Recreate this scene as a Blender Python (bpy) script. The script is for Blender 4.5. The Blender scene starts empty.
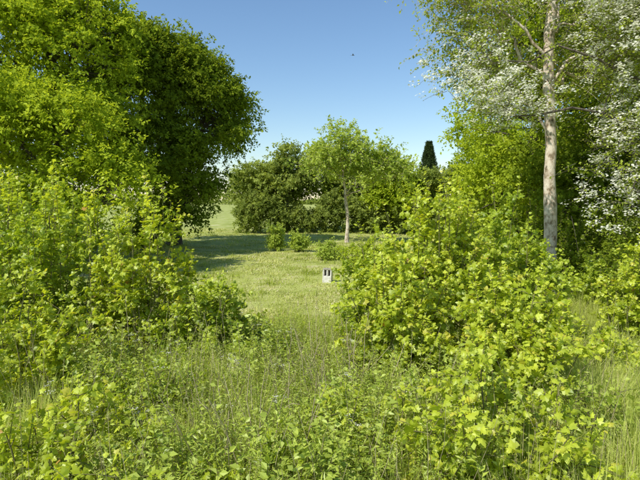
import bpy, math, numpy as np
rng = np.random.default_rng(7)
D = bpy.data
scene = bpy.context.scene
U = lambda a, b, n=None: rng.uniform(a, b, n)
def unit(v): return v / (np.linalg.norm(v, axis=-1, keepdims=True) + 1e-9)
def rdir(n): return unit(rng.normal(size=(n, 3)))
def gz(x, y):
    return 0.06*np.sin(x*0.55+1)+0.05*np.sin(y*0.4+x*0.21)+0.03*np.sin(x*1.7-y*1.3)
UP = np.array([0, 0, 1.0])
el = math.radians(49); sd = unit(np.array([-.78, -.66, 0]))*math.cos(el)+UP*math.sin(el)

# ---------------------------------------------------------------- materials
def leaf_mat(name, c0, c1, tr=0.4, tboost=1.25, rough=0.45, accent=None, spec=0.035):
    m = D.materials.new(name); m.use_nodes = True
    nt = m.node_tree; N = nt.nodes; L = nt.links; N.clear()
    out = N.new('ShaderNodeOutputMaterial')
    at = N.new('ShaderNodeAttribute'); at.attribute_name = 'var'
    cr = N.new('ShaderNodeValToRGB')
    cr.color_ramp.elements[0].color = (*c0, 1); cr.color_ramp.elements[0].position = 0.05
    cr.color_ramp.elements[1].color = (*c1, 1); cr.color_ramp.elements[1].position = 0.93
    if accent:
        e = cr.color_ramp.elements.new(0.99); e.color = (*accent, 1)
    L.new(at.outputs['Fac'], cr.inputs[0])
    p = N.new('ShaderNodeBsdfDiffuse')
    L.new(cr.outputs[0], p.inputs['Color'])
    t = N.new('ShaderNodeBsdfTranslucent')
    mx = N.new('ShaderNodeMix'); mx.data_type = 'RGBA'; mx.blend_type = 'MULTIPLY'
    mx.inputs[0].default_value = 1.0
    L.new(cr.outputs[0], mx.inputs[6]); mx.inputs[7].default_value = (tboost*1.08, tboost, tboost*0.45, 1)
    L.new(mx.outputs[2], t.inputs['Color'])
    ms = N.new('ShaderNodeMixShader'); ms.inputs[0].default_value = tr
    L.new(p.outputs[0], ms.inputs[1]); L.new(t.outputs[0], ms.inputs[2])
    if spec > 0:
        g = N.new('ShaderNodeBsdfGlossy'); g.inputs['Roughness'].default_value = rough
        m2 = N.new('ShaderNodeMixShader'); m2.inputs[0].default_value = spec
        L.new(ms.outputs[0], m2.inputs[1]); L.new(g.outputs[0], m2.inputs[2]); L.new(m2.outputs[0], out.inputs[0])
    else:
        L.new(ms.outputs[0], out.inputs[0])
    return m

def noise_mat(name, cols, scale=5, rough=0.9, bump=0.3, stretch=(1, 1, 1), detail=8, lo=.34, hi=.66):
    m = D.materials.new(name); m.use_nodes = True
    nt = m.node_tree; N = nt.nodes; L = nt.links
    p = N['Principled BSDF']; p.inputs['Roughness'].default_value = rough
    p.inputs['Specular IOR Level'].default_value = 0.2
    tc = N.new('ShaderNodeTexCoord'); mp = N.new('ShaderNodeMapping'); mp.inputs['Scale'].default_value = stretch
    L.new(tc.outputs['Object'], mp.inputs[0])
    no = N.new('ShaderNodeTexNoise'); no.inputs['Scale'].default_value = scale; no.inputs['Detail'].default_value = detail
    no.inputs['Roughness'].default_value = 0.65
    L.new(mp.outputs[0], no.inputs[0])
    cr = N.new('ShaderNodeValToRGB')
    el = cr.color_ramp.elements
    el[0].position = lo; el[0].color = (*cols[0], 1); el[1].position = hi; el[1].color = (*cols[-1], 1)
    for i, c in enumerate(cols[1:-1]):
        e = el.new(lo+(hi-lo)*(i+1)/(len(cols)-1)); e.color = (*c, 1)
    L.new(no.outputs[0], cr.inputs[0]); L.new(cr.outputs[0], p.inputs['Base Color'])
    b = N.new('ShaderNodeBump'); b.inputs['Strength'].default_value = bump; b.inputs['Distance'].default_value = 0.03
    L.new(no.outputs[0], b.inputs['Height']); L.new(b.outputs[0], p.inputs['Normal'])
    return m

M_dark = leaf_mat('leaf_tree_dark', (0.135, 0.19, 0.018), (0.34, 0.43, 0.04), 0.44, spec=0)
M_hedge = leaf_mat('leaf_hedge', (0.18, 0.235, 0.05), (0.41, 0.48, 0.11), 0.42, spec=0)
M_tree = leaf_mat('leaf_tree', (0.24, 0.33, 0.02), (0.54, 0.63, 0.06), 0.46, spec=0)
M_light = leaf_mat('leaf_tree_light', (0.31, 0.41, 0.06), (0.56, 0.66, 0.14), 0.44, spec=0)
M_haw = leaf_mat('leaf_hawthorn', (0.24, 0.31, 0.035), (0.50, 0.58, 0.1), 0.46, spec=0)
M_maple = leaf_mat('leaf_maple', (0.30, 0.39, 0.012), (0.66, 0.73, 0.07), 0.47, accent=(0.55, 0.33, 0.07))
M_maple2 = leaf_mat('leaf_maple_deep', (0.22, 0.32, 0.012), (0.57, 0.66, 0.06), 0.47)
M_weed = leaf_mat('leaf_weed', (0.23, 0.32, 0.025), (0.55, 0.64, 0.11), 0.44)
M_grass = leaf_mat('blade_grass', (0.29, 0.37, 0.04), (0.60, 0.66, 0.18), 0.40, accent=(0.66, 0.57, 0.34), spec=0)
M_mead = leaf_mat('blade_meadow', (0.33, 0.37, 0.06), (0.62, 0.63, 0.24), 0.3, accent=(0.7, 0.63, 0.42), spec=0)
M_conif = leaf_mat('needle', (0.03, 0.05, 0.018), (0.08, 0.12, 0.035), 0.15, spec=0)
M_petal = leaf_mat('petal_white', (0.86, 0.85, 0.70), (0.9, 0.89, 0.78), 0.38, tboost=1.0, spec=0)
for nd in M_petal.node_tree.nodes:
    if nd.type == 'MIX': nd.inputs[7].default_value = (1, 1, .93, 1)
M_bark = noise_mat('bark', [(0.05, 0.04, 0.03), (0.12, 0.10, 0.075), (0.2, 0.17, 0.13)], 9, stretch=(2, 2, 0.5), bump=0.8)
M_pale = noise_mat('bark_pale', [(0.08, 0.06, 0.04), (0.30, 0.23, 0.15), (0.60, 0.50, 0.39), (0.72, 0.64, 0.52), (0.46, 0.37, 0.26)], 4.5, stretch=(1.5, 1.5, 1.1), bump=1.0, detail=12, lo=.3, hi=.7)
M_twig = noise_mat('twig_green', [(0.13, 0.12, 0.05), (0.24, 0.23, 0.08)], 12)
M_dry = noise_mat('dry_stem', [(0.3, 0.25, 0.13), (0.5, 0.43, 0.26)], 12)

# ---------------------------------------------------------------- mesh builder
class MB:
    def __init__(s): s.v = []; s.f = []; s.var = []; s.n = 0; s.mats = []
    def mi(s, mat):
        if mat not in s.mats: s.mats.append(mat)
        return s.mats.index(mat)
    def add(s, v, f, mat, var=None, smooth=False):
        v = np.asarray(v, float).reshape(-1, 3)
        s.v.append(v); s.f.append((np.asarray(f)+s.n, s.mi(mat), smooth)); s.n += len(v)
        s.var.append(np.zeros(len(v)) if var is None else var)
    def build(s, name, loc=(0, 0, 0)):
        V = np.concatenate(s.v)-np.array(loc); var = np.concatenate(s.var)
        me = D.meshes.new(name)
        me.vertices.add(len(V)); me.vertices.foreach_set('co', V.astype(np.float32).ravel())
        idx = []; starts = []; mi = []; sm = []; o = 0
        for f, m, smo in s.f:
            k = f.shape[1]; idx.append(f.ravel()); starts.append(o+np.arange(len(f))*k); o += f.size
            mi.append(np.full(len(f), m)); sm.append(np.full(len(f), smo))
        idx = np.concatenate(idx); starts = np.concatenate(starts)
        me.loops.add(len(idx)); me.loops.foreach_set('vertex_index', idx.astype(np.int32))
        me.polygons.add(len(starts)); me.polygons.foreach_set('loop_start', starts.astype(np.int32))
        me.polygons.foreach_set('material_index', np.concatenate(mi).astype(np.int32))
        me.polygons.foreach_set('use_smooth', np.concatenate(sm).astype(bool))
        for m in s.mats: me.materials.append(m)
        a = me.attributes.new('var', 'FLOAT', 'POINT'); a.data.foreach_set('value', var.astype(np.float32))
        me.update(calc_edges=True)
        ob = D.objects.new(name, me); ob.location = loc; scene.collection.objects.link(ob)
        return ob

def tubes(mb, P, R, sides, mat):
    N, K, _ = P.shape
    T = np.gradient(P, axis=1); T = unit(T)
    mean = unit(P[:, -1]-P[:, 0]); ref = unit(np.cross(mean, rdir(N)))
    X = unit(np.cross(T, ref[:, None, :])); Y = np.cross(T, X)
    a = np.arange(sides)*2*np.pi/sides
    ring = P[:, :, None, :] + R[:, :, None, None]*(np.cos(a)[None, None, :, None]*X[:, :, None, :]+np.sin(a)[None, None, :, None]*Y[:, :, None, :])
    k, s = np.meshgrid(np.arange(K-1), np.arange(sides), indexing='ij')
    s2 = (s+1) % sides
    q = np.stack([k*sides+s, k*sides+s2, (k+1)*sides+s2, (k+1)*sides+s], -1).reshape(-1, 4)
    F = (q[None]+(np.arange(N)*K*sides)[:, None, None]).reshape(-1, 4)
    mb.add(ring.reshape(-1, 3), F, mat, np.repeat(U(0, 1, N), K*sides), smooth=True)

T_simple = (np.array([(0, 0, 0), (.32, .48, .07), (0, 1, -.1), (-.32, .48, .07)]), np.array([(0, 1, 2), (0, 2, 3)]))
T_narrow = (np.array([(0, 0, 0), (.13, .4, .04), (0, 1, -.12), (-.13, .4, .04)]), np.array([(0, 1, 2), (0, 2, 3)]))
_o = [(0, 0), (.2, -.08), (.46, .06), (.34, .24), (.58, .58), (.27, .52), (.24, .72), (0, 1.02)]
_out = [(x, y) for x, y in _o]+[(-x, y) for x, y in _o[1:-1]][::-1]
_mv = [(0, .36, .05)]+[(x, y, -0.22*(x*x+(y-.36)**2)) for x, y in _out]
T_maple = (np.array(_mv), np.array([(0, 1+i, 1+(i+1) % len(_out)) for i in range(len(_out))]))
_p = [(0, 0, 0)]
for i in range(5):
    a = i*2*np.pi/5; _p += [(math.cos(a-.5)*.46, math.sin(a-.5)*.46, .1), (math.cos(a+.5)*.46, math.sin(a+.5)*.46, .1)]
T_flower = (np.array(_p), np.array([(0, 1+2*i, 2+2*i) for i in range(5)]))

def leaves(mb, pos, d, nrm, size, tm, mat, var):
    tv, tf = tm; n = len(pos); k = len(tv)
    y = unit(d); x = unit(np.cross(y, nrm)); z = np.cross(x, y)
    wx = size*U(.8, 1.15, n)
    V = pos[:, None, :]+wx[:, None, None]*tv[None, :, 0, None]*x[:, None, :]+size[:, None, None]*(tv[None, :, 1, None]*y[:, None, :]+tv[None, :, 2, None]*z[:, None, :]*U(.3, 2.2, n)[:, None, None])
    F = (tf[None]+(np.arange(n)*k)[:, None, None]).reshape(-1, tf.shape[1])
    mb.add(V.reshape(-1, 3), F, mat, np.repeat(var, k))

def sprigs(mb, o, d, L, nl, size, tm, mat, twig=None, droop=.25, vbase=None, tr=.006, up=.9, jit=.03, t0=.12, pale_tip=.15):
    S = len(o); d = unit(d)
    cur = lambda t: o[:, None, :]+d[:, None, :]*(L[:, None]*t)[..., None]-UP*(L[:, None]*droop*t*t)[..., None]
    if twig is not None:
        t = np.tile(np.linspace(0, 1, 4), (S, 1)); P = cur(t)
        tubes(mb, P, np.tile(np.linspace(tr, tr*.35, 4), (S, 1)), 3, twig)
    t = t0+(1-t0)*(np.arange(nl)[None, :]+U(0, 1, (S, nl)))/nl
    P = cur(t).reshape(-1, 3)+rng.normal(size=(S*nl, 3))*jit
    dd = np.repeat(d, nl, 0); n = len(P)
    side = unit(np.cross(dd, rdir(n)))
    ld = side*1.0+dd*.7+UP*(-.25)
    nr = UP*up*.5+sd*up*.75+rdir(n)*.75+dd*.2      # blades turn towards the light
    vb = np.repeat(U(.2, .7, S) if vbase is None else vbase, nl)
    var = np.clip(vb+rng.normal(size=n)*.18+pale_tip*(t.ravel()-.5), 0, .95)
    var = np.where(U(0, 1, n) < .002, 1., var)
    sz = size*U(.55, 1.25, n)*(1.1-.35*t.ravel())
    leaves(mb, P, ld, nr, sz, tm, mat, var)
    return P, var

def ellipsoid_pts(E, n, lo=.55):
    E = np.array(E, float); w = (E[:, 3]*E[:, 4]*E[:, 5])**(2/3); w /= w.sum()
    i = rng.choice(len(E), n, p=w); dr = rdir(n)
    dr[:, 2] = np.where(dr[:, 2] < -.4, -dr[:, 2], dr[:, 2])
    r = lo+(1-lo)*U(0, 1, n)**.6
    return E[i, :3]+dr*E[i, 3:6]*r[:, None], dr

def curve_pts(a, b, K, sag, wob):
    t = np.linspace(0, 1, K)[None, :, None]
    P = a[:, None]*(1-t)+b[:, None]*t
    P = P+UP*(sag[:, None, None]*np.sin(t*np.pi))
    w = rng.normal(size=P.shape)*wob; w[:, 0] = 0; w[:, -1] = 0
    return P+w

def tree(name, trunk, tr0, E, nclump, nsprig, nleaf, size, mat, bark=M_bark, sl=(.5, 1.1), crad=.35, up=.9, tm=T_simple, lo=.5, droop=.25, blossom=0, tr1=None, twigs=True, limb=.6, bsz=1., bfrac=.55, j0=None):
    mb = MB()
    trunk = np.array(trunk, float); K = 14
    tt = np.linspace(0, len(trunk)-1, K); P = np.stack([np.interp(tt, np.arange(len(trunk)), trunk[:, i]) for i in range(3)], 1)
    P[1:-1] += rng.normal(size=(K-2, 3))*tr0*.14
    rad = np.linspace(tr0, tr1 or tr0*.3, K)*U(.93, 1.07, K); rad[0] *= 1.35
    tubes(mb, P[None], rad[None], 12, bark)
    j0 = j0 or K//4
    nodes = [P[max(j0, K//3):]]; nr = [rad[max(j0, K//3):]]
    for q, e in enumerate(np.array(E, float)):
        c = e[:3]; dd = np.linalg.norm(P-c, axis=1)+np.maximum(0, P[:, 2]-c[2]+.5)*2
        j = max(j0+q % 3, int(np.argmin(dd))-1); j = min(j, K-2); a = P[j]
        lp = curve_pts(a[None], c[None], 8, np.array([.1*np.linalg.norm(c-a)]), .12)
        r = np.linspace(rad[j]*limb, rad[j]*.18, 8)
        tubes(mb, lp, r[None], 7, bark); nodes.append(lp[0][2:]); nr.append(r[2:])
    nodes = np.concatenate(nodes); nr = np.concatenate(nr)
    C, dr = ellipsoid_pts(E, nclump, lo)
    dist = np.linalg.norm(C[:, None]-nodes[None], axis=2)+np.maximum(0, nodes[None, :, 2]-C[:, None, 2]+.2)*1.5
    j = dist.argmin(1); A = nodes[j]
    r0 = np.minimum(nr[j]*.5, .05)
    tubes(mb, curve_pts(A, C, 6, .06*np.linalg.norm(C-A, axis=1), .07), r0[:, None]*np.linspace(1, .3, 6)[None], 5, bark)
    n = len(C)
    o = np.repeat(C, nsprig, 0)+rng.normal(size=(n*nsprig, 3))*crad*np.array([1, 1, .6])
    d = np.repeat(dr, nsprig, 0)*.6+rdir(n*nsprig)+UP*.25
    L = U(*sl, n*nsprig)
    vb = np.clip(np.repeat(U(.08, .82, n), nsprig)+rng.normal(size=n*nsprig)*.08, 0, 1)
    Pp, v = sprigs(mb, o, d, L, nleaf, size, tm, mat, bark if twigs else None, droop, vb, up=up)
    if blossom:
        # umbels crowd on the sunlit sides of whole flowering boughs
        pr = np.repeat(np.where(U(0, 1, n) < bfrac, 1., .08), nsprig*nleaf)
        ctr = C.mean(0); pr = pr*np.clip((unit(Pp-ctr)@np.array([-.5, -.8, .1]))+.7, .05, 2)
        pr /= pr.sum()
        w = rng.choice(len(Pp), blossom, replace=False, p=pr)
        c = Pp[w]+sd*.05; k = 11
        q = np.repeat(c, k, 0)+rng.normal(size=(blossom*k, 3))*np.array([.05, .05, .035])*bsz
        leaves(mb, q, rdir(len(q))*np.array([1, 1, .3]), UP*.4+sd*1.0+rdir(len(q))*.5, U(.035, .055, len(q))*bsz, T_flower, M_petal, U(0, 1, len(q)))
    return mb.build(name, loc=tuple(trunk[0]))

def shrub(name, c, R, H, nst, ns, nl, size, mat, tm=T_maple, falloff=.45, sh=(.25, .55), leader=True, Ry=None, tr=.005, up=.75, stemr=.014):
    mb = MB(); Ry = Ry or R; c = np.array(c, float); c[2] = gz(c[0], c[1])
    a = U(0, 2*np.pi, nst); r = np.sqrt(U(0, 1, nst))
    hx = np.cos(a)*r; hy = np.sin(a)*r
    B = c+np.stack([hx*R*.55, hy*Ry*.55, 0*hx-.05], 1)
    h = H*(1-falloff*r**2)*U(.66, 1.1, nst)
    Tp = c+np.stack([hx*R, hy*Ry, h], 1)+rng.normal(size=(nst, 3))*np.array([.14, .14, 0])
    K = 7; t = np.linspace(0, 1, K)
    def at(i, t):
        b = B[i]; e = Tp[i]; p = b+(e-b)*t[:, None]; p[:, :2] = b[:, :2]+(e-b)[:, :2]*(t**1.5)[:, None]
        p[:, 0] += .04*np.sin(t*7+i); p[:, 1] += .04*np.cos(t*6+i*2); return p
    I = np.repeat(np.arange(nst), K); P = at(I, np.tile(t, nst)).reshape(nst, K, 3)
    tubes(mb, P, (stemr*(h/H))[:, None]*np.linspace(1, .25, K)[None], 5, M_twig)
    I = np.repeat(np.arange(nst), ns); tt = U(.18, .97, len(I)); o = at(I, tt)
    out = np.stack([hx[I], hy[I], 0*tt], 1)
    d = rdir(len(I))*np.array([1, 1, .4])+out*.5+UP*.45
    L = U(*sh, len(I))*(1.15-.5*tt)
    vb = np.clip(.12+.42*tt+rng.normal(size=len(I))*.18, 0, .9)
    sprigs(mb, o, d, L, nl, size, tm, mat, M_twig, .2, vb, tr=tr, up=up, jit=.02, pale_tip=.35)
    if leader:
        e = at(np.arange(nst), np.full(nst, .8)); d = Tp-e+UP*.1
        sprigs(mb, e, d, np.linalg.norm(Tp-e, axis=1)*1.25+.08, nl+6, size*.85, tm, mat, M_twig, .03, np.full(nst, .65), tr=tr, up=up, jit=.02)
    return mb.build(name, loc=tuple(c))

def blades(mb, x, y, h, w, mat, bend=.5, var=None, z=None, dryf=.06):
    n = len(x); b = np.stack([x, y, gz(x, y)-.02 if z is None else z], 1)
    a = U(0, 2*np.pi, n); ld = np.stack([np.cos(a), np.sin(a), 0*a], 1); s = np.stack([-np.sin(a+U(-.8, .8, n)), np.cos(a), 0*a], 1)
    bd = np.abs(rng.normal(size=n))*bend
    def p(t): return b+UP*(h*(t-.35*np.minimum(bd, 1.3)*t*t))[:, None]+ld*(h*bd*t*t)[:, None]
    w2 = (w/2)[:, None]
    V = np.stack([p(0)-s*w2, p(0)+s*w2, p(.5)-s*w2*.85, p(.5)+s*w2*.85, p(1.)], 1)
    f = np.array([(0, 1, 3), (0, 3, 2), (2, 3, 4)])
    F = (f[None]+(np.arange(n)*5)[:, None, None]).reshape(-1, 3)
    v = np.clip(rng.normal(size=n)*.2+.5, 0, .93) if var is None else var
    v = np.where(U(0, 1, n) < dryf, 1., v)
    mb.add(V.reshape(-1, 3), F, mat, np.repeat(v, 5))

# ---------------------------------------------------------------- ground
def axis(lim, n, p=2.6):
    t = np.linspace(-1, 1, n); return np.sign(t)*np.abs(t)**p*lim
gx = axis(900, 221); gy = axis(900, 221)
X, Y = np.meshgrid(gx, gy+0.0)
Z = gz(X, Y)*np.clip(1-(np.hypot(X, Y)-60)/80, 0, 1)
Z += np.clip((np.hypot(X, Y)-120)/800, 0, 1)*2.0
V = np.stack([X, Y, Z], -1).reshape(-1, 3); n = 221
i, j = np.meshgrid(np.arange(n-1), np.arange(n-1), indexing='ij')
F = np.stack([i*n+j, i*n+j+1, (i+1)*n+j+1, (i+1)*n+j], -1).reshape(-1, 4)
M_ground = noise_mat('meadow_ground', [(0.17, 0.20, 0.035), (0.31, 0.35, 0.07), (0.39, 0.42, 0.12), (0.48, 0.45, 0.22)], .8, rough=1, bump=.5, detail=12)
mb = MB(); mb.add(V, F, M_ground, smooth=True); mb.build('ground')

# ---------------------------------------------------------------- meadow grass (clearing)
mb = MB()
n = 130000
y = 8+40*U(0, 1, n)**1.5; x = U(-.5, .42, n)*y*.75+U(-1, 1, n)
patch = np.sin(x*1.1+2*np.sin(y*.5))*np.cos(y*.9+x*.4)+.6*np.sin(x*2.9+y*2.1)
h = U(.02, .085, n)*(1+.8*patch*(patch > 0)); w = .009+.001*y
v = np.clip(.6+.3*patch+rng.normal(size=n)*.17, 0, .93)
blades(mb, x, y, h, w, M_mead, 1.1, v, dryf=.16)
nt_ = 240; ty = 9+34*U(0, 1, nt_); tx = U(-.4, .3, nt_)*ty; k = 45
x = np.repeat(tx, k)+rng.normal(size=nt_*k)*.16; y = np.repeat(ty, k)+rng.normal(size=nt_*k)*.16
blades(mb, x, y, U(.08, .28, nt_*k), np.full(nt_*k, .015), M_grass, .6, np.clip(np.repeat(U(.0, .7, nt_), k)+rng.normal(size=nt_*k)*.1, 0, .9))
mb.build('meadow_grass')

# ---------------------------------------------------------------- foreground long grass
mb = MB()
n = 85000
y = 2.3+9*U(0, 1, n)**.9; x = U(-.72, .72, n)*y+U(-.4, .4, n)
cl = .5+.5*np.sin(x*2.3+np.sin(y*2)*2)*np.sin(y*2.7+x)
h = U(.25, .72, n)*(.5+.7*cl)*np.clip(1.35-(y-3)/10, .4, 1.2)
blades(mb, x, y, h, U(.005, .012, n), M_grass, .5, np.clip(.3+.45*cl+rng.normal(size=n)*.2, 0, .93), dryf=.12)
n = 36000   # lush bank on the right
y = 4+8*U(0, 1, n); x = y*U(.38, .74, n); cl = .5+.5*np.sin(x*3.1+np.sin(y*2)*2)*np.sin(y*2.1+x)
blades(mb, x, y, U(.4, .9, n)*(.55+.65*cl), U(.006, .013, n), M_grass, 1.1, np.clip(.4+.4*cl+rng.normal(size=n)*.2, 0, .93))
nt_ = 260; ty = U(2.8, 9.5, nt_); tx = U(-.62, .65, nt_)*ty; k = 70
x = np.repeat(tx, k)+rng.normal(size=nt_*k)*.07; y = np.repeat(ty, k)+rng.normal(size=nt_*k)*.07
blades(mb, x, y, np.repeat(U(.5, 1.0, nt_), k)*U(.5, 1.05, nt_*k), U(.005, .011, nt_*k), M_grass, .6, np.clip(np.repeat(U(.1, .95, nt_), k)+rng.normal(size=nt_*k)*.12, 0, .93), dryf=.1)
mb.build('long_grass')

# flowering grasses and last year's dead stalks
mb = MB()
n = 600; y = U(2.8, 10, n); x = U(-.62, .65, n)*y
b = np.stack([x, y, gz(x, y)], 1); e = b+np.stack([rng.normal(size=n)*.24, rng.normal(size=n)*.24, U(.6, 1.2, n)], 1)
tubes(mb, curve_pts(b, e, 5, np.zeros(n), .02), np.tile(np.linspace(.003, .0015, 5), (n, 1)), 3, M_dry)
sprigs(mb, e-UP*.14, (e-b)+rng.normal(size=(n, 3))*.1, U(.12, .25, n), 24, .024, T_narrow, M_grass, None, .05, np.full(n, .93), up=.2, jit=.01)
mb.build('seeding_grass')
mb = MB(); n = 110; cy = U(3.2, 8, 14); cx = U(-.6, .2, 14)*cy; i = rng.integers(0, 14, n)
x = cx[i]+rng.normal(size=n)*.2; y = cy[i]+rng.normal(size=n)*.2
b = np.stack([x, y, gz(x, y)], 1); e = b+np.stack([rng.normal(size=n)*.25, rng.normal(size=n)*.25, U(.5, 1.25, n)], 1)
tubes(mb, curve_pts(b, e, 5, np.zeros(n), .025), np.tile(np.linspace(.006, .003, 5), (n, 1)), 4, M_dry)
m = b+(e-b)*U(.5, .95, n)[:, None]; tubes(mb, curve_pts(m, m+rdir(n)*np.array([.2, .2, .1])+UP*.12, 3, np.zeros(n), .01), np.tile([.003, .002, .0015], (n, 1)), 3, M_dry)
mb.build('dead_stalks')

# ---------------------------------------------------------------- weeds
def weeds(name, x, y, H, nl, size, tm, mat, spread=.12, upf=.7, r=.004):
    mb = MB(); n = len(x); b = np.stack([x, y, gz(x, y)], 1)
    lean = rng.normal(size=(n, 3))*spread*np.array([1, 1, 0])
    d = UP+lean*1.4
    sprigs(mb, b, d, H, nl, size, tm, mat, M_twig, .04, U(.15, .85, n), tr=r, up=upf, jit=.012, t0=.1, pale_tip=.5)
    return mb.build(name)
def clumped(n, nc, y0, y1, xs, sp):
    cy = y0+(y1-y0)*U(0, 1, nc); cx = U(*xs, nc)*cy; i = rng.integers(0, nc, n)
    return cx[i]+rng.normal(size=n)*sp, cy[i]+rng.normal(size=n)*sp, U(.6, 1.15, nc)[i]
x, y, s = clumped(1700, 64, 3.2, 9.5, (-.38, .2), .3)
weeds('goosegrass', x, y, s*U(.55, 1.0, len(x))*np.clip(1.2-(y-3)*.07, .6, 1.2), 50, .062, T_narrow, M_weed, .28)
x, y, s = clumped(640, 40, 3.0, 8, (-.5, .42), .2)
weeds('stinging_nettle', x, y, s*U(.6, 1.0, len(x)), 28, .08, T_simple, M_weed, .14, .8)
x, y, s = clumped(1100, 74, 3.0, 11, (-.62, .65), .25)
weeds('herb_undergrowth', x, y, s*U(.2, .5, len(x)), 18, .08, T_simple, M_maple2, .5)
mb = MB(); n = 26; y = U(4.2, 8.5, n); x = U(-.58, .2, n)*y; b = np.stack([x, y, gz(x, y)], 1); H = U(.55, .95, n)
e = b+np.stack([rng.normal(size=n)*.1, rng.normal(size=n)*.1, H], 1)
tubes(mb, curve_pts(b, e, 5, np.zeros(n), .015), np.tile(np.linspace(.005, .002, 5), (n, 1)), 4, M_twig)
f = np.repeat(e, 4, 0)+rng.normal(size=(n*4, 3))*np.array([.06, .06, .03])
tubes(mb, curve_pts(np.repeat(e-UP*.15, 4, 0), f, 3, np.zeros(n*4), .003), np.tile([.0025, .002, .0015], (n*4, 1)), 3, M_twig)
q = np.repeat(f, 10, 0)+rng.normal(size=(n*40, 3))*np.array([.016, .016, .005]); leaves(mb, q, rdir(len(q))*np.array([1, 1, .2]), UP+rdir(len(q))*.4, U(.010, .016, len(q)), T_flower, M_petal, U(0, 1, len(q)))
sprigs(mb, np.repeat(b+(e-b)*.4, 5, 0), rdir(n*5)*np.array([1, 1, .3])+UP*.4, U(.15, .35, n*5), 16, .06, T_narrow, M_weed, M_twig, .2)
mb.build('cow_parsley')

# ---------------------------------------------------------------- maple shrubs
S = shrub
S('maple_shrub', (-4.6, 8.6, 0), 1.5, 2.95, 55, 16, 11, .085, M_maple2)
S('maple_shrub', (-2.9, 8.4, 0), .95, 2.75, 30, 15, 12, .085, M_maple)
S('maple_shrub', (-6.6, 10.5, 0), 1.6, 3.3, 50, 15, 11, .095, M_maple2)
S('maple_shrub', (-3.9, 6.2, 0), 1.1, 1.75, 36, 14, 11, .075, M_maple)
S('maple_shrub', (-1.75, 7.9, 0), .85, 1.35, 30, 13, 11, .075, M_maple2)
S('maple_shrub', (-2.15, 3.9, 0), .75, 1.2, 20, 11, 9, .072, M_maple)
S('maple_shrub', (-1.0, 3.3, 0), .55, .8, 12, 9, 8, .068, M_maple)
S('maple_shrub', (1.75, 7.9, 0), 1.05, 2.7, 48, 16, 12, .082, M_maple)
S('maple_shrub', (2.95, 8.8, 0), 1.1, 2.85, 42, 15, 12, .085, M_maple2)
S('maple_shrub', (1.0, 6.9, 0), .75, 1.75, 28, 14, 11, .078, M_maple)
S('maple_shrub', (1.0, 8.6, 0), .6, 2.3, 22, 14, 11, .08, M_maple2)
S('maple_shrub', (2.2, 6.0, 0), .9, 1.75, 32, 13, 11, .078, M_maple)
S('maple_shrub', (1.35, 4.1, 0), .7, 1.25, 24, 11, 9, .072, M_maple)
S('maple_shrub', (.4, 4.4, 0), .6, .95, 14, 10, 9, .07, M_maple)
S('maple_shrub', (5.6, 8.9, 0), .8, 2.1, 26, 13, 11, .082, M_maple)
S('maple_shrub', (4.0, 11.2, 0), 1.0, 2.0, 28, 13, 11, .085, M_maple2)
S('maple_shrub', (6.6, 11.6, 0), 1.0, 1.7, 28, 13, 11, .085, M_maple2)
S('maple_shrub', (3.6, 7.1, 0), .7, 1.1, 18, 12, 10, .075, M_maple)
S('bramble', (-.45, 3.9, 0), .8, .65, 16, 10, 8, .075, M_maple2, T_simple)
S('bramble', (-1.9, 5.6, 0), .8, .85, 18, 10, 8, .075, M_maple2, T_simple)
S('bramble', (2.6, 4.6, 0), .6, .85, 14, 10, 8, .075, M_weed, T_simple)
mb = MB()
for (x, y, h, l) in [(-2.55, 8.2, 2.2, 1.0), (-4.3, 8.3, 2.5, .75), (-5.3, 8.9, 2.6, .7), (-2.9, 8.6, 2.1, .75), (-3.6, 8.2, 2.3, .8), (1.6, 7.9, 2.1, .75), (2.3, 8.3, 2.2, .7)]:
    o = np.tile([x, y, h-.2], (4, 1))+rng.normal(size=(4, 3))*.07
    P, v = sprigs(mb, o, UP+rng.normal(size=(4, 3))*.09, U(.6, 1, 4)*l*1.2, 26, .085, T_maple, M_maple, M_twig, 0, np.full(4, .6), tr=.008)
    tubes(mb, curve_pts(np.array([[x, y, 0.]]), np.array([[x, y, h-.15]]), 6, np.zeros(1), .02), np.linspace(.02, .01, 6)[None], 5, M_twig)
mb.build('maple_sapling')

# ---------------------------------------------------------------- small bushes in the clearing
S('young_bush', (-2.2, 27, 0), .42, 1.55, 18, 14, 10, .13, M_light, T_simple)
S('young_bush', (-1.1, 26, 0), .36, 1.05, 14, 13, 10, .13, M_light, T_simple)
S('young_bush', (.35, 22, 0), .6, .75, 14, 12, 9, .12, M_light, T_simple)
S('young_bush', (1.6, 18, 0), .8, 1.2, 26, 13, 10, .11, M_tree, T_simple)
S('young_bush', (1.7, 13, 0), .7, 1.2, 26, 13, 10, .09, M_maple2, T_simple)
S('hazel_bush', (-8.3, 25.2, 0), 1.3, 2.6, 34, 13, 10, .15, M_dark, T_simple)
S('hazel_bush', (-10.6, 22, 0), 1.7, 2.8, 36, 13, 10, .15, M_tree, T_simple)

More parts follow.
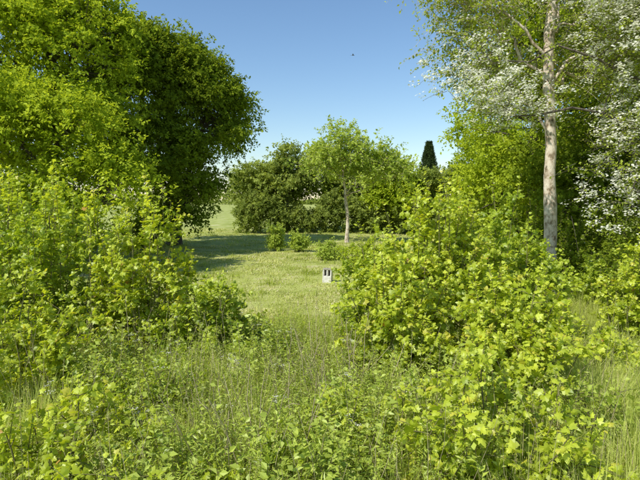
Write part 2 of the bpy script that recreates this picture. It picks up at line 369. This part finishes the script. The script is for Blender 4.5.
# ---------------------------------------------------------------- big trees on the left
tree('field_maple_tree', [(-13, 25, 0), (-13.1, 25, 4), (-12.6, 25, 8), (-12.8, 25, 11.5)], .38,
     [(-12.8, 24.5, 7.5, 4.6, 4.5, 4.8), (-10.8, 24, 9.3, 2.6, 3, 3.2), (-15.5, 24, 9, 3.5, 3.5, 3.6), (-11.8, 23, 5, 3.6, 3.6, 3), (-16.5, 23, 4.5, 3.5, 3.5, 3.3), (-13.6, 24.5, 11.3, 2.4, 2.4, 1.8)],
     460, 14, 15, .2, M_tree, lo=.6, twigs=False)
tree('field_maple_tree', [(-8.4, 30, 0), (-8.3, 30, 3), (-8.5, 30, 7), (-8.3, 30, 10)], .35,
     [(-8.8, 30, 7.4, 4.0, 4, 4.5), (-6.5, 29.5, 6.6, 2.5, 3, 3.0), (-9.7, 28.5, 9.4, 2.6, 2.6, 2.6), (-7.5, 29.5, 8.8, 2.2, 2.5, 2.3), (-9.0, 28, 4.2, 3.2, 3, 2.5), (-7.3, 29, 3.8, 1.8, 2.2, 2.2), (-7.7, 29, 2.0, 1.6, 2, 1.7)],
     560, 14, 15, .2, M_dark, lo=.6, twigs=False)
tree('field_maple_tree', [(-9.5, 19, 0), (-9.4, 19, 2), (-9.6, 19, 4), (-9.4, 19, 5)], .2,
     [(-9.6, 18.6, 3.8, 2.6, 2.2, 2.6), (-7.6, 18.4, 2.6, 1.6, 1.8, 1.6), (-11.6, 18, 4.6, 2.2, 2, 2.6), (-9.8, 17.5, 1.6, 2.4, 1.6, 1.5)],
     250, 13, 15, .16, M_tree, lo=.5, twigs=False)

# ---------------------------------------------------------------- background trees
def bgtree(name, x, y, h, r, mat, size=.25, ncl=120, tr=.2, low=.12):
    E = [(x, y, h*(.5+low/2), r*.85, r, h*.42)]
    for _ in range(6):
        a = U(0, 6.28); E.append((x+math.cos(a)*r*.65, y+math.sin(a)*r*.55, h*U(.35, .88), r*.42, r*.42, h*.15))
    return tree(name, [(x, y, 0), (x+U(-.2, .2), y, h*.4), (x, y, h*.85)], tr, E, ncl, 11, 12, size, mat, lo=.4, twigs=False)
bgtree('hedgerow_tree', -5.4, 44, 5.6, 2.2, M_hedge, ncl=120)
bgtree('hedgerow_tree', -2.6, 43, 7.0, 2.6, M_hedge, ncl=130)
bgtree('hedgerow_tree', .3, 45, 7.4, 2.4, M_tree, ncl=120)
bgtree('hedgerow_tree', 3.6, 44, 6.6, 2.6, M_hedge, ncl=120)
bgtree('hedgerow_tree', 6.0, 42, 5.6, 2.1, M_tree, ncl=120)
bgtree('hedgerow_tree', 9.3, 43, 4.9, 2.6, M_hedge, ncl=120)
bgtree('hedgerow_tree', 13.4, 40, 9.0, 3.0, M_tree, ncl=130)
bgtree('hedgerow_tree', 14.5, 27, 7.5, 3.6, M_dark, ncl=170, size=.2)
bgtree('hedgerow_tree', 18.5, 24, 8.0, 3.8, M_dark, ncl=170, size=.2)
tree('young_walnut_tree', [(1.6, 31, 0), (1.65, 31, 1.6), (1.5, 31, 3), (1.3, 31, 4.5), (1.1, 31, 5.8)], .12,
     [(1.5, 31, 5.2, 1.7, 1.6, 1.2), (.2, 31, 4.6, 1.3, 1.2, 1.1), (3.3, 31, 4.5, 1.6, 1.3, 1.1), (1.2, 31, 6.2, .8, .8, .6), (4.4, 31, 3.9, .9, .9, .8), (2.2, 30.8, 3.7, 1.4, 1, .7)],
     120, 10, 10, .2, M_light, M_pale, lo=.3, sl=(.4, .95), tr1=.04)
mb = MB(); n = 4800
x = U(-6.6, 15, n); y = 42+rng.normal(size=n)*.9; z = U(0, 1, n)**.7*(2.2+.7*np.sin(x*1.1)+.4*np.sin(x*2.7))
sprigs(mb, np.stack([x, y, z], 1), rdir(n)+UP*.4-np.array([0, .5, 0]), U(.4, .9, n), 11, .23, T_simple, M_hedge, None, .1, U(.1, .6, n))
n = 3200   # the hedge returns behind the wood on the right
x = U(7, 24, n); y = 24-(x-7)*.25+rng.normal(size=n)*.7; z = U(0, 1, n)**.8*(3.0+.7*np.sin(x*1.1)+.4*np.sin(x*2.7))
sprigs(mb, np.stack([x, y, z], 1), rdir(n)+UP*.4-np.array([0, .5, 0]), U(.4, .9, n), 11, .2, T_simple, M_dark, None, .1, U(.1, .6, n))
mb.build('hedge')
mb = MB(); cx, cy = 13.2, 64; ht = 9.6
tubes(mb, np.array([[[cx, cy, 0], [cx, cy, 5], [cx, cy, ht]]]), np.array([[.2, .12, .02]]), 8, M_bark)
n = 1700; z = U(1, ht-.1, n); a = U(0, 6.28, n); L = .2+(ht-z)*.3
sprigs(mb, np.stack([cx+0*z, cy+0*z, z], 1), np.stack([np.cos(a), np.sin(a), .15+0*z], 1), L, 12, .4, T_narrow, M_conif, M_bark, .25, U(.1, .8, n), up=.5)
mb.build('spruce_tree')
mb = MB(); n = 9000
a = U(-.95, .95, n); R = 260+U(-12, 12, n); x = np.sin(a)*R; y = np.cos(a)*R
z = 1+U(0, 1, n)*(2.6+2.0*np.sin(a*23)+1.3*np.sin(a*61))
sprigs(mb, np.stack([x, y, z], 1), rdir(n)+UP*.3, U(.8, 2, n), 5, 1.2, T_simple, M_hedge, None, .1, U(.1, .6, n))
mb.build('distant_treeline')

# ---------------------------------------------------------------- right side wood
tree('ash_tree', [(8.2, 20, 0), (8.1, 20, 4), (8.3, 20, 8), (8.2, 20, 11)], .28,
     [(8.2, 20, 5.2, 2.7, 2.6, 4.2), (10, 20, 7.5, 3.0, 3, 4.2), (8.6, 20, 9.5, 2.2, 2.4, 2.6), (7.0, 20.3, 2.6, 1.6, 1.8, 2.0)],
     320, 13, 14, .16, M_tree, lo=.45, twigs=False)
tree('ash_tree', [(11.5, 17.5, 0), (11.6, 17.5, 4), (11.3, 17.5, 8), (11.5, 17.5, 11)], .26,
     [(11.4, 17.5, 6.5, 3.2, 2.6, 4.2), (9.2, 17, 3.5, 2.2, 2, 2.8), (12, 16.5, 3.5, 2.4, 2.4, 3), (8, 16.8, 2.2, 1.7, 1.4, 1.8)],
     320, 13, 14, .16, M_dark, lo=.45, twigs=False)
S('hazel_bush', (6.4, 14.8, 0), 1.6, 3.0, 46, 15, 11, .12, M_dark, T_simple)
S('hazel_bush', (9.0, 13.2, 0), 1.8, 3.2, 50, 15, 11, .12, M_dark, T_simple)
S('hazel_bush', (7.6, 12.4, 0), 1.1, 1.7, 32, 13, 11, .11, M_dark, T_simple)
S('hazel_bush', (4.3, 16.5, 0), 1.3, 2.6, 36, 14, 11, .12, M_tree, T_simple)

tree('birch_tree', [(5.85, 13, -.05), (5.78, 13, 1.6), (5.72, 13, 3.3), (5.6, 13, 5.2), (5.5, 13, 7), (5.8, 13, 9.5)], .16,
     [(4.3, 12.9, 6.6, 1.6, 1.2, 1.2), (3.3, 13, 7.5, 1.3, 1.2, .9), (5.8, 13.4, 7.9, 1.9, 1.5, 1.4), (7.6, 13.2, 6.6, 1.6, 1.4, 1.5), (4.1, 13.6, 5.6, .9, 1.0, .7), (7.0, 13.9, 5.8, 1.3, 1.0, 1.1), (4.9, 13.4, 5.2, .9, .7, .9)],
     230, 11, 12, .1, M_haw, M_pale, lo=.25, sl=(.4, .9), blossom=700, tr1=.11, limb=.33, bfrac=.3, j0=6)
tree('hawthorn_tree', [(8.3, 10.8, 0), (8.2, 10.7, 1.8), (7.8, 10.6, 3.6), (7.6, 10.6, 5.5)], .16,
     [(6.8, 10.5, 4.5, 1.0, 1.4, 1.3), (6.2, 10.4, 5.9, 1.1, 1.1, .8), (7.6, 10.5, 6, 1.9, 1.7, 1.6), (6.6, 10.2, 3.3, 1.0, 1.2, 1.0), (3.9, 10.8, 4.3, .6, .8, .5), (6.6, 10.5, 7, 1.4, 1.4, .9), (3.7, 10.8, 5.4, .8, .8, .6), (6.2, 10.0, 2.5, .7, .7, .6)],
     190, 12, 12, .07, M_haw, M_bark, lo=.25, sl=(.35, .8), blossom=4600, limb=.45, bsz=1.05, bfrac=.6)

# ---------------------------------------------------------------- hollow concrete block standing in the clearing
def box(mb, a, b, mat):
    (x0, y0, z0), (x1, y1, z1) = a, b
    v = [(x0, y0, z0), (x1, y0, z0), (x1, y1, z0), (x0, y1, z0), (x0, y0, z1), (x1, y0, z1), (x1, y1, z1), (x0, y1, z1)]
    mb.add(v, [(0, 3, 2, 1), (4, 5, 6, 7), (0, 1, 5, 4), (1, 2, 6, 5), (2, 3, 7, 6), (3, 0, 4, 7)], mat)
M_conc = noise_mat('concrete', [(0.55, 0.52, 0.45), (0.82, 0.79, 0.72)], 10, bump=.6)
M_cdark = noise_mat('concrete_cavity_shade', [(0.04, 0.04, 0.035), (0.12, 0.11, 0.09)], 25, bump=.4)  # near-black backing: the shade inside the hollow cavities, put into the colour
M_moss = noise_mat('concrete_weathered', [(0.2, 0.18, 0.12), (0.5, 0.46, 0.36)], 14, bump=.6)
mb = MB(); bx, by = .2, 16.0; bz = float(gz(bx, by))-.02; w = .14; t = .04; hh = .47; dp = .2; zc = .24
box(mb, (bx-w, by, bz), (bx-w+t, by+dp, bz+hh-t), M_conc); box(mb, (bx+w-t, by, bz), (bx+w, by+dp, bz+hh-t), M_conc)
box(mb, (bx-t/2, by, bz+zc), (bx+t/2, by+dp, bz+hh-t), M_conc)
box(mb, (bx-w+t, by, bz), (bx+w-t, by+dp, bz+zc), M_conc)
box(mb, (bx-w-.004, by-.004, bz+hh-t), (bx+w+.004, by+dp+.004, bz+hh), M_moss)
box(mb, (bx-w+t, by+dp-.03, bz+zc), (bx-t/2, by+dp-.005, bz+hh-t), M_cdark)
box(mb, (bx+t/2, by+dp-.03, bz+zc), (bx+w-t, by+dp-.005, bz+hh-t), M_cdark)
ob = mb.build('hollow_concrete_block', (bx, by, bz)); ob.rotation_euler = (0, math.radians(3), math.radians(-16))
bv = ob.modifiers.new('b', 'BEVEL'); bv.width = .006; bv.segments = 2

def stone(name, x, y, z, s):
    import bmesh
    me = D.meshes.new(name); bm = bmesh.new(); bmesh.ops.create_icosphere(bm, subdivisions=3, radius=1)
    for v in bm.verts:
        f = 1+.18*math.sin(v.co.x*3+x)+.12*math.sin(v.co.y*5+v.co.z*4); v.co = (v.co.x*s[0]*f, v.co.y*s[1]*f, max(-.4, min(.6, v.co.z))*s[2]*f)
    bm.to_mesh(me); bm.free(); me.materials.append(M_conc)
    ob = D.objects.new(name, me); ob.location = (x, y, z); scene.collection.objects.link(ob)
    ob.rotation_euler = (.1, .05, x)
stone('limestone_rock', -1.15, 7.0, .22, (.2, .14, .4)); stone('limestone_rock', -2.1, 7.4, .2, (.1, .1, .3))

mb = MB()
c = np.array([1.6, 26, 9.6])
s = .45
P = np.array([[[-.17, 0, 0], [-.08, 0, 0], [0, 0, .01], [.1, 0, 0], [.19, 0, -.01]]])*s+c
tubes(mb, P, np.array([[.005, .03, .045, .03, .005]])*s, 8, M_bark)
w = np.array([(-.05, 0, .02), (.07, 0, .02), (.03, .2, .1), (-.04, .2, .1), (-.09, .42, .05), (-.05, -.2, .1), (.03, -.2, .1), (-.09, -.42, .05), (-.3, .04, 0), (-.3, -.04, 0), (-.15, 0, 0)])*s+c
mb.add(w, np.array([(0, 1, 2), (0, 2, 3), (3, 2, 4), (0, 6, 1), (0, 5, 6), (5, 7, 6), (8, 9, 10)]), M_bark)
mb.build('bird')

# ---------------------------------------------------------------- light
from mathutils import Vector
sun = D.lights.new('sun', 'SUN'); sun.energy = 5; sun.angle = math.radians(.5); sun.color = (1, .96, .88)
so = D.objects.new('sun', sun); scene.collection.objects.link(so); so.location = (-20, -12, 25)
so.rotation_euler = Vector((-sd[0], -sd[1], -sd[2])).to_track_quat('-Z', 'Y').to_euler()
w = D.worlds.new('World'); scene.world = w; w.use_nodes = True
nt = w.node_tree; bg = nt.nodes['Background']; sk = nt.nodes.new('ShaderNodeTexSky'); sk.sky_type = 'NISHITA'
sk.sun_disc = False; sk.sun_elevation = el; sk.sun_rotation = math.atan2(sd[0], sd[1])
sk.air_density = 1.2; sk.dust_density = .2; sk.ozone_density = 4
hs = nt.nodes.new('ShaderNodeHueSaturation'); hs.inputs['Saturation'].default_value = 1.06
nt.links.new(sk.outputs[0], hs.inputs['Color']); nt.links.new(hs.outputs[0], bg.inputs[0]); bg.inputs[1].default_value = .15

cam = D.cameras.new('camera'); co = D.objects.new('camera', cam); scene.collection.objects.link(co)
co.location = (0, 0, 2.6); co.rotation_euler = (math.radians(90-4.4), 0, 0)
cam.sensor_width = 36; cam.lens = 29.4; cam.clip_end = 3000; cam.clip_start = .05
scene.camera = co
scene.view_settings.view_transform = 'Standard'; scene.view_settings.look = 'None'; scene.view_settings.exposure = 0
print('verts', sum(len(o.data.vertices) for o in scene.objects if o.type == 'MESH'))
